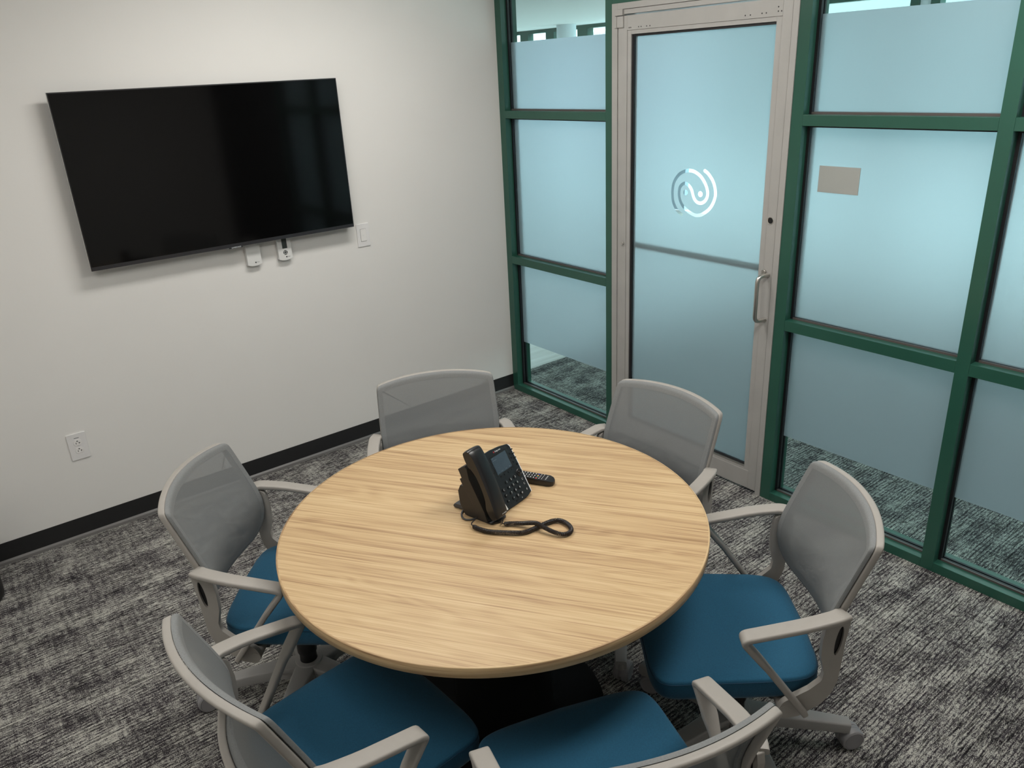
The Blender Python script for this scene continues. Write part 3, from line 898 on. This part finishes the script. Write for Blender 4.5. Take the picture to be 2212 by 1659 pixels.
        # twin-wheel caster, swivelled
        cm = R @ Matrix.Translation((.330, 0, 0)) @ Matrix.Rotation(CASTER[k], 4, 'Z')
        bm = bmesh.new()
        for sg in (1, -1):
            mt = cm @ basis((.022, .003*sg, .037), (1,0,0), (0,0,1), (0,-sg,0))
            add_lathe(bm, [(0, -.0245), (.026, -.0245), (.0275, -.0230), (.0295, -.0245), (.0345, -.022), (.037, -.016), (.037, -.003), (.033, 0), (0, 0)], 36, mt)
        mt = cm @ basis((.018, 0, .037), (1,0,0), (0,0,1), (0,-1,0))
        bmh = [(.0355*math.cos(t), .0355*math.sin(t)) for t in [PI*.1 + PI*.95*i/10 for i in range(11)]]
        add_prism(bm, [(p[0]+.006, p[1]) for p in bmh] + [(-.006, .010), (.010, .012)], 'z', -.004, .004, mt)
        add_tube(bm, [cm @ Vector((0, 0, .066)), cm @ Vector((0, 0, .045))], .0125, 12)
        me = tomesh(bm, 'caster'); smooth_by_angle(me, .7)
        link('caster', me, M['caster'], lg)
    return ch
CASTER = [.3, 1.32, -2.75, 2.73, -2.12]

proto = make_chair()
LBL = {
 'R': 'blue-seated grey mesh chair right of the table, before the glass partition',
 'L': 'blue-seated grey mesh chair left of the table, nearest the wall outlet',
 'BL': 'nearest left chair, seen from behind, blue seat tucked under the table front',
 'BR': 'nearest right chair, mostly blue seat, curved back cropped by the bottom edge',
 'C': 'grey mesh chair behind the table by the white wall, seat hidden',
 'D': 'grey mesh chair behind the table before the glass door, seat hidden'}
POSE = {'R': (-1.332, -2.746, 139.2), 'L': (-2.207, -1.696, -39.7), 'BL': (-2.388, -2.377, 5.1), 'BR': (-2.010, -2.900, 71.06), 'C': (-1.565, -1.624, 243.0), 'D': (-1.197, -2.131, 181.7)}
SPIN = {'R': 0, 'L': 17.3, 'BL': 12.0, 'BR': 16.1, 'C': 12.5, 'D': 12.7}
for i, (k, (x, y, a)) in enumerate(POSE.items()):
    c = proto if i == 0 else copy_tree(proto)
    c.location = (x, y, 0); c.rotation_euler = (0, 0, math.radians(a))
    tag(c, LBL[k], 'chair', 'office chairs around the round table')
    sp = math.radians(SPIN[k])
    if sp:
        for q in c.children:
            if q.name.startswith(('base_leg', 'base_hub')):
                q.matrix_local = Matrix.Translation((-.03, 0, 0)) @ Matrix.Rotation(sp, 4, 'Z') @ Matrix.Translation((.03, 0, 0))

# ------------------------------------------------------------------ desk phone
ph = empty('desk_phone', (-1.671, -2.11, TZ), math.radians(13.734))
tag(ph, 'black desk phone with a grey screen at the middle of the round table', 'phone')
TH = math.radians(61.457)
FM = basis((0, 0, .1245), (1, 0, 0), (0, math.cos(TH), math.sin(TH)), (0, -math.sin(TH), math.cos(TH)))
def on_face(a, b, n=0): return FM @ Matrix.Translation((a, b, n))
face = [(-.146, .030), (-.120, .042), (-.0564, .0515), (-.0227, .0520), (.0187, .0485), (.0575, .0410), (.0635, .030), (.0670, -.020), (.0675, -.1300), (.0440, -.1365), (-.003, -.1372), (-.06, -.1362), (-.146, -.134)]
prism('face_panel', round_poly(face, [.01, .004, .004, .01, .01, .008, .005, .01, .006, .01, .01, .01, .01], 3), 'z', -.0065, 0, M['phone'], ph, bevel=.002, mtx=FM)
prism('body_shell', [(-.142, .028), (-.0564, .048), (.0187, .045), (.055, .038), (.060, .030), (.0635, -.020), (.0640, -.122), (-.142, -.122)], 'z', -.022, -.0065, M['phone'], ph, bevel=.003, mtx=FM)
prism('side_trim', [(.0570, .0405), (.0650, .034), (.0695, -.020), (.0705, -.128), (.0675, -.130), (.0668, -.020), (.0630, .030), (.0565, .0385)], 'z', -.018, -.0012, M['silver'], ph, mtx=FM)
scr = box('display', (-.0355, -.0275, .0), (.0355, .0275, .0012), M['phone_screen'], ph, mtx=FM)
prism('display_bezel', round_poly([(-.041, -.033), (.041, -.033), (.041, .033), (-.041, .033)], .003, 2), 'z', -.0005, .0005, M['black'], ph, mtx=FM)
bm = bmesh.new()
for a0, a1, b0 in ((-.033, -.026, .0235), (-.031, -.014, .0165), (-.030, -.024, -.0235), (-.016, -.006, -.0235), (.004, .013, -.0235), (.023, .029, -.0235)):
    add_box(bm, (a0, b0, .0012), (a1, b0+.0012, .0014), FM)
link('screen_lines', tomesh(bm, 'screen_lines'), M['phone_line'], scr)
text('logo_text', 'Polycom', .0076, M['print'], ph, on_face(.0070, .0395, .0003))
bm = bmesh.new(); add_prism(bm, [(-.0085, .0385), (-.0095, .0370), (-.0125, .0385), (-.0135, .0410), (-.0115, .0435), (-.0100, .0430), (-.0115, .0410), (-.0105, .0395)], 'z', 0, .0003, FM)
link('logo_mark', tomesh(bm, 'logo_mark'), M['red'], ph)
def key(name, a, b, w, h, t=.0032, lab=None, round_=True, size=.0062):
    if round_: pts = [(w/2*math.cos(2*PI*i/18), h/2*math.sin(2*PI*i/18)) for i in range(18)]
    else: pts = round_poly([(-w/2, -h/2), (w/2, -h/2), (w/2, h/2), (-w/2, h/2)], min(w, h)*.3, 3)
    bm = bmesh.new(); mt = on_face(a, b)
    add_prism(bm, pts, 'z', -.0005, t, mt)
    k = link(name, tomesh(bm, name), M['key'], ph, bevel=.0008, seg=2)
    if lab:
        text('key_digit' if name == 'dial_key' else 'key_symbol', lab, size, M['print'], k, mt @ Matrix.Translation((0, 0, t+.0001)), .0001)
    return k
dig = ['1', '2', '3', '4', '5', '6', '7', '8', '9', '*', '0', '#']
for r in range(4):
    for c in range(3):
        key('dial_key', -.0148 + .0205*c, -.0603 - .0183*r, .0128, .0118, lab=dig[r*3+c], size=.0088)
for b_, s in ((-.0766, 'C'), (-.0945, '='), (-.1133, '+')): key('function_key', -.0405, b_, .0118, .0118, lab=s, size=.008)
for b_, s in ((-.0800, 'C'), (-.0955, 'C')): key('function_key', .0525, b_, .010, .010, .0008, s, size=.009)
key('function_key', .0525, -.1148, .0125, .0125, .0008, '0', size=.009)
for a_ in (-.0242, -.006, .0125, .031): key('soft_key', a_, -.0372, .0085, .0062, .002)
for b_ in (.0124, -.0015, -.016): key('line_key', -.0455, b_, .0062, .0070, .0015, round_=False)
for b_ in (.0105, -.0042, -.0182): key('line_key', .0498, b_, .0062, .0070, .0015, round_=False)
for b_ in (.0195, .0055, -.009): key('side_key', .0625, b_, .0085, .004, .003, round_=False)
key('headset_key', .0600, -.0300, .0085, .0085, .003)
bm = bmesh.new(); add_lathe(bm, [(.0062, .0), (.0062, .0024), (.0085, .0034), (.0118, .0030), (.0126, 0)], 28, on_face(.0525, -.0555))
link('navigation_ring', tomesh(bm, 'navigation_ring'), M['key'], ph, smooth=True)
bm = bmesh.new(); add_lathe(bm, [(0, .003), (.0048, .003), (.0053, 0)], 20, on_face(.0525, -.0555))
link('select_button', tomesh(bm, 'select_button'), M['key'], ph, smooth=True)
vk = key('volume_key', .0030, -.1288, .026, .0060, .0015, round_=False)
bm = bmesh.new(); add_lathe(bm, [(0, .0006), (.0016, .0006), (.0016, 0)], 10, on_face(.0185, -.1288, .001)); link('microphone_mark', tomesh(bm, 'microphone_mark'), M['print'], ph)
bm = bmesh.new(); q = [on_face(*p).translation for p in ((-.0665, -.1075, .010), (-.0565, -.1330, .010), (-.0705, -.1330, .010))]
add_prism(bm, [(-.0655, -.1060), (-.0605, -.1330), (-.0740, -.1330)], 'z', .006, .0068, FM)
o = link('paper_tab', tomesh(bm, 'paper_tab'), M['paper'], ph); o['label'] = 'white paper tab beside the handset'
# cradle block and stand under the handset
cr = prism('cradle', [(-.134, -.004), (-.100, .002), (.010, .002), (.040, .012), (.052, .008), (.050, -.024), (.020, -.026), (.020, -.036), (-.02, -.036), (-.118, -.026)], 'x', -.150, -.078, M['cradle'], ph, bevel=.002, mtx=FM)
st_pts = [(-.064, .0005), (.034, .0005), (.052, .035), (.056, .078), (.046, .100), (.010, .104), (-.050, .012)]
prism('stand', st_pts, 'x', -.146, .040, M['cradle'], ph, bevel=.003)
prism('foot', round_poly([(-.146, -.072), (-.120, -.086), (-.085, -.080), (-.070, -.04), (.04, -.04), (.04, .03), (-.146, .034)], .010, 4), 'z', .0, .006, M['phone'], ph, bevel=.001)
prism('rear_foot', [(.028, .006), (.092, .0005), (.096, .006), (.090, .014), (.028, .022)], 'x', -.131, -.094, M['cable'], ph, bevel=.0015)
prism('rear_foot', [(.028, .006), (.092, .0005), (.096, .006), (.090, .014), (.028, .022)], 'x', -.012, .025, M['cable'], ph, bevel=.0015)

# handset: arched bar with thicker ends, lies in the cradle
HM = Matrix.Translation((-1.671, -2.11, TZ)) @ Matrix.Rotation(math.radians(13.734), 4, 'Z') @ FM
hs = empty('phone_handset', (0, 0, 0)); hs.matrix_world = HM @ Matrix.Translation((-.120, -.02, 0))
tag(hs, 'black phone handset resting in the cradle on the left of the desk phone', 'handset')
prof = catmull([(-.112, .014, 0), (-.114, .030, 0), (-.106, .037, 0), (-.07, .044, 0), (-.02, .051, 0), (.03, .055, 0), (.075, .0555, 0), (.102, .052, 0), (.111, .044, 0), (.112, .030, 0), (.108, .019, 0), (.085, .0150, 0), (.066, .0165, 0), (.056, .024, 0), (.03, .032, 0), (-.01, .031, 0), (-.045, .024, 0), (-.062, .015, 0), (-.075, .0085, 0), (-.095, .0075, 0)], 4, True)
bm = bmesh.new(); NX = 8; rings = []
for k in range(NX+1):
    t = -1 + 2*k/NX
    x = .0265*math.copysign(1-(1-abs(t))**1.6 if abs(t) < 1 else 1, t)
    x = .0265*t
    sh = (1 - abs(t)**4*.16)
    ctr2 = Vector((0, .030, 0))
    rings.append([bm.verts.new((x, ctr2.x + (p.x-ctr2.x)*(1-.02*abs(t)**4), ctr2.y + (p.y-ctr2.y)*sh)) for p in prof])
for a_, c_ in zip(rings, rings[1:]):
    n_ = len(prof)
    for k in range(n_):
        l = (k+1) % n_; bm.faces.new((a_[k], a_[l], c_[l], c_[k]))
f0 = bm.faces.new(rings[0][::-1]); f1 = bm.faces.new(rings[-1])
bmesh.ops.triangulate(bm, faces=[f0, f1])
me = tomesh(bm, 'handset_body'); smooth_by_angle(me, .9)
link('handset_body', me, M['handset'], hs)
text('voice_mark', 'HD VOICE', .0042, M['print'], hs, basis((.010, -.106, .0385), (1, 0, 0), (0, .985, .17), (0, -.17, .985)), .0003)

# coiled cord
CP = [(-1.8125,-2.1675,.752),(-1.826,-2.1715,.749),(-1.843,-2.178,.7455),(-1.846,-2.197,.745),(-1.842,-2.217,.745),(-1.834,-2.238,.745),(-1.821,-2.257,.745),(-1.802,-2.277,.745),(-1.784,-2.296,.745),(-1.765,-2.313,.745),(-1.745,-2.322,.745),(-1.718,-2.324,.745),(-1.691,-2.325,.745),(-1.663,-2.327,.745),(-1.641,-2.336,.745),(-1.633,-2.356,.745),(-1.635,-2.381,.745),(-1.647,-2.403,.745),(-1.664,-2.410,.745),(-1.681,-2.404,.746),(-1.692,-2.389,.748),(-1.700,-2.369,.751),(-1.706,-2.347,.755),(-1.711,-2.325,.7585),(-1.720,-2.306,.755),(-1.732,-2.285,.749),(-1.746,-2.266,.746),(-1.761,-2.251,.745),(-1.772,-2.246,.746),(-1.7785,-2.238,.750)]
cp = catmull(CP, 8)
Ls = [0]
for a_, c_ in zip(cp, cp[1:]): Ls.append(Ls[-1] + (c_-a_).length)
total = Ls[-1]
def at_len(s):
    for i in range(1, len(Ls)):
        if Ls[i] >= s:
            t = (s-Ls[i-1])/max(Ls[i]-Ls[i-1], 1e-9); return cp[i-1].lerp(cp[i], t), (cp[i]-cp[i-1]).normalized()
    return cp[-1], (cp[-1]-cp[-2]).normalized()
coil = []; pitch = .0042; step = pitch/9; s_ = 0.0; ph_ = 0.0
lead0, lead1 = .045, .012
while s_ < total:
    p, t = at_len(s_)
    up = Vector((0, 0, 1)); sd = t.cross(up).normalized(); nn = sd.cross(t)
    k = 0.0 if s_ < lead0 else min(1, (s_-lead0)/.006)
    if s_ > total - lead1: k = 0
    coil.append(p + (sd*math.cos(ph_) + nn*math.sin(ph_))*.0053*k)
    if k > 0: ph_ += 2*PI/9; s_ += step
    else: s_ += .004
hb = HM @ Vector((-.108, -.1375, .026))
coil += [p for p in catmull([coil[-1], (coil[-1]+hb)/2 + Vector((0, 0, -.004)), hb], 5)][1:]
tag(tube('coiled_cord', coil, .0019, M['cord'], None, 6), 'black coiled handset cord looped on the table in front of the desk phone', 'cord')
ZC = TZ + .0032
gc = [(-1.7935,-2.100,ZC+.004),(-1.808,-2.092,ZC+.002),(-1.824,-2.100,ZC),(-1.837,-2.120,ZC),(-1.838,-2.138,ZC),(-1.828,-2.150,ZC),(-1.815,-2.155,ZC),(-1.803,-2.159,ZC+.001),(-1.797,-2.150,ZC+.003),(-1.803,-2.135,ZC+.004),(-1.809,-2.118,ZC+.004),(-1.804,-2.104,ZC+.006),(-1.795,-2.094,ZC+.008)]
tag(tube('network_cable', catmull(gc, 6), .0028, M['cable'], None, 10), 'short grey cable looped on the table behind the left side of the phone', 'cable')

# ------------------------------------------------------------------ remote control
dr = Vector((.466, -.885, 0)).normalized()
rm = empty('remote_control', (-1.5385, -2.0885, TZ), math.atan2(dr.y, dr.x))
tag(rm, 'black television remote with small white buttons lying behind the desk phone', 'remote control')
L2, Wr = .082, .0205
plan = [(-L2, -Wr), (L2-.020, -Wr), (L2-.006, -Wr+.004), (L2, -.008), (L2, .008), (L2-.006, Wr-.004), (L2-.020, Wr), (-L2, Wr)]
bm = bmesh.new(); pl = round_poly(plan, [.008, .01, .01, .01, .01, .01, .01, .008], 3)
rr = []
for z_, k_ in ((.0004, .90), (.006, .985), (.014, 1.0), (.0195, .985), (.0215, .955)):
    rr.append([bm.verts.new((p[0]*(1-(1-k_)*.25), p[1]*k_, z_ - (.007*max(0, (p[0]-.060)/.022)**2 if z_ > .01 else 0))) for p in pl])
for a_, c_ in zip(rr, rr[1:]):
    for k in range(len(pl)):
        l = (k+1) % len(pl); bm.faces.new((a_[k], a_[l], c_[l], c_[k]))
bm.faces.new(rr[0][::-1]); f = bm.faces.new(rr[-1]); bmesh.ops.triangulate(bm, faces=[f])
me = tomesh(bm, 'body'); smooth_by_angle(me, .6); link('body', me, M['remote'], rm)
RZt = .0214
def rkey(x, y, w, h, mat, mark=None):
    o = box('button', (x-w/2, y-h/2, RZt-.001), (x+w/2, y+h/2, RZt+.0012), mat, rm, bevel=.0006)
    if mark: box('button_mark', (x-mark[0]/2, y-mark[1]/2, RZt+.0012), (x+mark[0]/2, y+mark[1]/2, RZt+.0014), M['print'], o)
xs = [.0435 - .0098*i for i in range(12)]
for i, x in enumerate(xs):
    n_ = 4 if i < 3 else 3
    for j in range(n_):
        y = (-.0128 + j*.0256/3) if n_ == 4 else (-.0120 + j*.0120)
        if i == 2:
            rkey(x, y, .0052, .0052, [M['r_red'], M['r_grn'], M['r_yel'], M['r_blu']][j]); continue
        rkey(x, y, .0058, .0062 if n_ == 4 else .0085, M['r_key'], (.0028, .0030) if n_ == 4 else (.0030, .0050))
text('logo_text', 'SAMSUNG', .0054, M['print'], rm, Matrix.Translation((.0560, 0, RZt+.0001)) @ Matrix.Rotation(PI/2, 4, 'Z'), .0002, 1.1)

# ------------------------------------------------------------------ black waste bin at the left edge
wb_ = empty('waste_bin', (-3.148, -.245, 0)); tag(wb_, 'black bin by the baseboard, only a sliver showing at the left edge', 'bin')
lathe('bin_body', [(0, .001), (.128, .001), (.136, .010), (.142, .16), (.146, .33), (.139, .33), (.134, .02), (0, .012)], M['bin'], wb_, 48)
lathe('rim', [(.146, .322), (.152, .324), (.152, .334), (.139, .334), (.139, .326)], M['bin'], wb_, 48)

# ------------------------------------------------------------------ lobby beyond the glass
LX, LY0, LY1 = 5.85, -7.0, 11.5
struct(box('floor', (FD, LY0, -.1), (3.6, .197, 0), M['carpet']), 'lobby carpet beyond the glass')
struct(box('floor', (.012, .197, -.1), (3.6, LY1, -.0002), M['plank']), 'pale plank floor beyond the glass')
struct(box('floor', (3.6, LY0, -.1), (LX, LY1, -.0004), M['plank']))
struct(box('floor', (FD, .12, -.1), (.5, .197, -.0001), M['carpet']))
struct(box('ceiling', (FD, LY0, LZ), (LX, LY1, LZ+.1), M['ceiling']), 'white lobby ceiling')
struct(box('ceiling', (-3.0, .12, LZ), (FD, LY1, LZ+.1), M['ceiling']))
struct(box('floor', (-3.0, .197, -.1), (.012, LY1, -.0003), M['plank']))
struct(box('wall_left', (-3.1, .12, 0), (-3.0, LY1, LZ), M['wall']))
struct(box('wall_front', (FD, LY0-.1, 0), (LX, LY0, LZ), M['wall']))
struct(box('wall_back', (-3.0, LY1, 0), (LX, LY1+.1, LZ), M['wall']))
we = empty('window_5', (LX, 0, 0)); struct(we, 'green-framed outer windows of the lobby')
def ob(nm, x0, y0, z0, x1, y1, z1, mat): return box(nm, (x0-LX, y0, z0), (x1-LX, y1, z1), mat, we)
ob('header', LX, LY0, 2.497, LX+.12, LY1, 2.60, M['green'])
for y0_, y1_ in ((6.821, 7.019), (6.181, 6.376), (5.416, 5.640), (4.05, 4.15), (1.75, 1.85), (.491, .582), (.279, .372), (-.75, -.65), (-1.95, -1.85), (-3.15, -3.05), (-4.35, -4.25), (-5.55, -5.45), (8.0, 8.1), (9.2, 9.3), (10.4, 10.5)):
    ob('mullion', LX, y0_, 0, LX+.12, y1_, 2.497, M['green'])
ob('panel', LX+.03, .372, 0, LX+.09, .491, 2.497, M['column'])
o = ob('pier', LX+.02, 3.48, 0, LX+.10, 4.05, 2.497, M['pier']); o['label'] = 'blue-grey pier between the lobby windows'
ob('glass_pane', LX+.058, LY0, .0, LX+.062, LY1, 2.497, M['glass_out'])
lc = empty('round_column', (5.4, 5.386, 0)); tag(lc, 'white round column in the lobby under the ceiling, seen over the frosted glass', 'column')
lathe('shaft', [(0, 0), (.143, 0), (.143, LZ-.001), (0, LZ-.001)], M['column'], lc, 48)
lathe('base_ring', [(.143, 0), (.158, 0), (.158, .10), (.149, .11), (.143, .11)], M['green'], lc, 48)
# outside
struct(box('floor', (LX+.12, -30, -.2), (40, 45, -.12), M['concrete']), 'pale paving outside')
bb = empty('brick_building', (14.0, 10.85, -.12)); tag(bb, 'brick building outside, seen through the lobby window right of the column', 'building')
box('brick_wall', (0, -2.5, 0), (6, 3.25, 4.6), M['brick'], bb)
box('coping', (-.1, -2.6, 4.6), (6.1, 3.35, 4.8), M['bldg_w'], bb)
pb_ = empty('sky_blocker', (14.0, 8.25, -.12)); tag(pb_, 'added pale grey block outside, dimming the sky behind the right-hand glazing', 'building')  # block added to cut the bright sky behind the frosted film
box('facade', (0, -30, 0), (6, 0, 5.4), M['plain'], pb_)
box('coping', (-.1, -30, 5.4), (6.1, .1, 5.6), M['bldg_w'], pb_)
wh = empty('white_building', (22.0, 24.0, -.12)); tag(wh, 'white banded building outside, seen through the lobby windows left of the column', 'building')
box('facade', (0, -3.4, 0), (6, 6, 5.2), M['bldg_w'], wh)
for z_ in (.9, 2.3, 3.55): box('window_band', (-.05, -3.3, z_), (0.0, 1.2, z_+.55), M['bldg_g'], wh)

# ------------------------------------------------------------------ light
def area(name, loc, sx, sy, power, col=(1, 1, 1), rot=(0, 0, 0), spread=PI):
    l = bpy.data.lights.new(name, 'AREA'); l.shape = 'RECTANGLE'; l.size = sx; l.size_y = sy
    l.energy = power; l.color = col; l.spread = spread
    o = bpy.data.objects.new(name, l); COL.objects.link(o); o.location = loc; o.rotation_euler = rot
    return o
WARM = (1.0, .965, .915)
area('ceiling_light', (-1.35, -1.10, RZ-.01), 1.2, .3, 25, WARM)
area('ceiling_light', (-.95, -3.05, RZ-.01), 1.2, .6, 32, WARM)
area('ceiling_light', (-3.30, -2.20, RZ-.01), 1.2, .6, 20, WARM)
COOL = (.90, .97, 1.0)
for x_ in (1.3, 3.3):
    for y_ in (-5.0, -2.0, 1.0, 4.0, 7.0):
        area('lobby_fill', (x_, y_, LZ-.01), 1.2, 1.2, 9 if x_ < 2 else 6, COOL)  # unseen fill lamps added to boost the light behind the partition
pt = area('window_light', (LX-.02, 2.2, 1.3), 2.4, 18.0, 10, rot=(0, PI/2, 0))
pt.data.cycles.is_portal = True

wd = bpy.data.worlds.new('sky'); sc.world = wd; wd.use_nodes = True
nt = wd.node_tree
for n in list(nt.nodes): nt.nodes.remove(n)
wo = nt.nodes.new('ShaderNodeOutputWorld'); bg = nt.nodes.new('ShaderNodeBackground')
bg.inputs[0].default_value = (.80, .92, 1.0, 1); bg.inputs[1].default_value = 6.6
nt.links.new(bg.outputs[0], wo.inputs[0])

# ------------------------------------------------------------------ camera
cam = bpy.data.cameras.new('camera'); co = bpy.data.objects.new('camera', cam); COL.objects.link(co)
cam.sensor_fit = 'HORIZONTAL'; cam.sensor_width = 36; cam.lens = 1675.61*36/2212; cam.clip_start = .05
yw, pt_, rl = (math.radians(v) for v in (52.8121, -22.0993, -2.95))
F = Vector((math.cos(pt_)*math.cos(yw), math.cos(pt_)*math.sin(yw), math.sin(pt_)))
R0 = Vector((math.sin(yw), -math.cos(yw), 0)); U0 = R0.cross(F)
Rv = R0*math.cos(rl) + U0*math.sin(rl); Uv = -R0*math.sin(rl) + U0*math.cos(rl)
co.matrix_world = basis((-2.9311, -3.8471, 1.9945), Rv, Uv, -F)
sc.camera = co
vs = sc.view_settings; vs.view_transform = 'Standard'; vs.look = 'None'; vs.gamma = 1; vs.exposure = 0.0; vs.use_curve_mapping = False
cy = sc.cycles; cy.use_denoising = True; cy.caustics_reflective = False; cy.caustics_refractive = False
cy.max_bounces = 10; cy.transparent_max_bounces = 16; cy.sample_clamp_indirect = 6.0
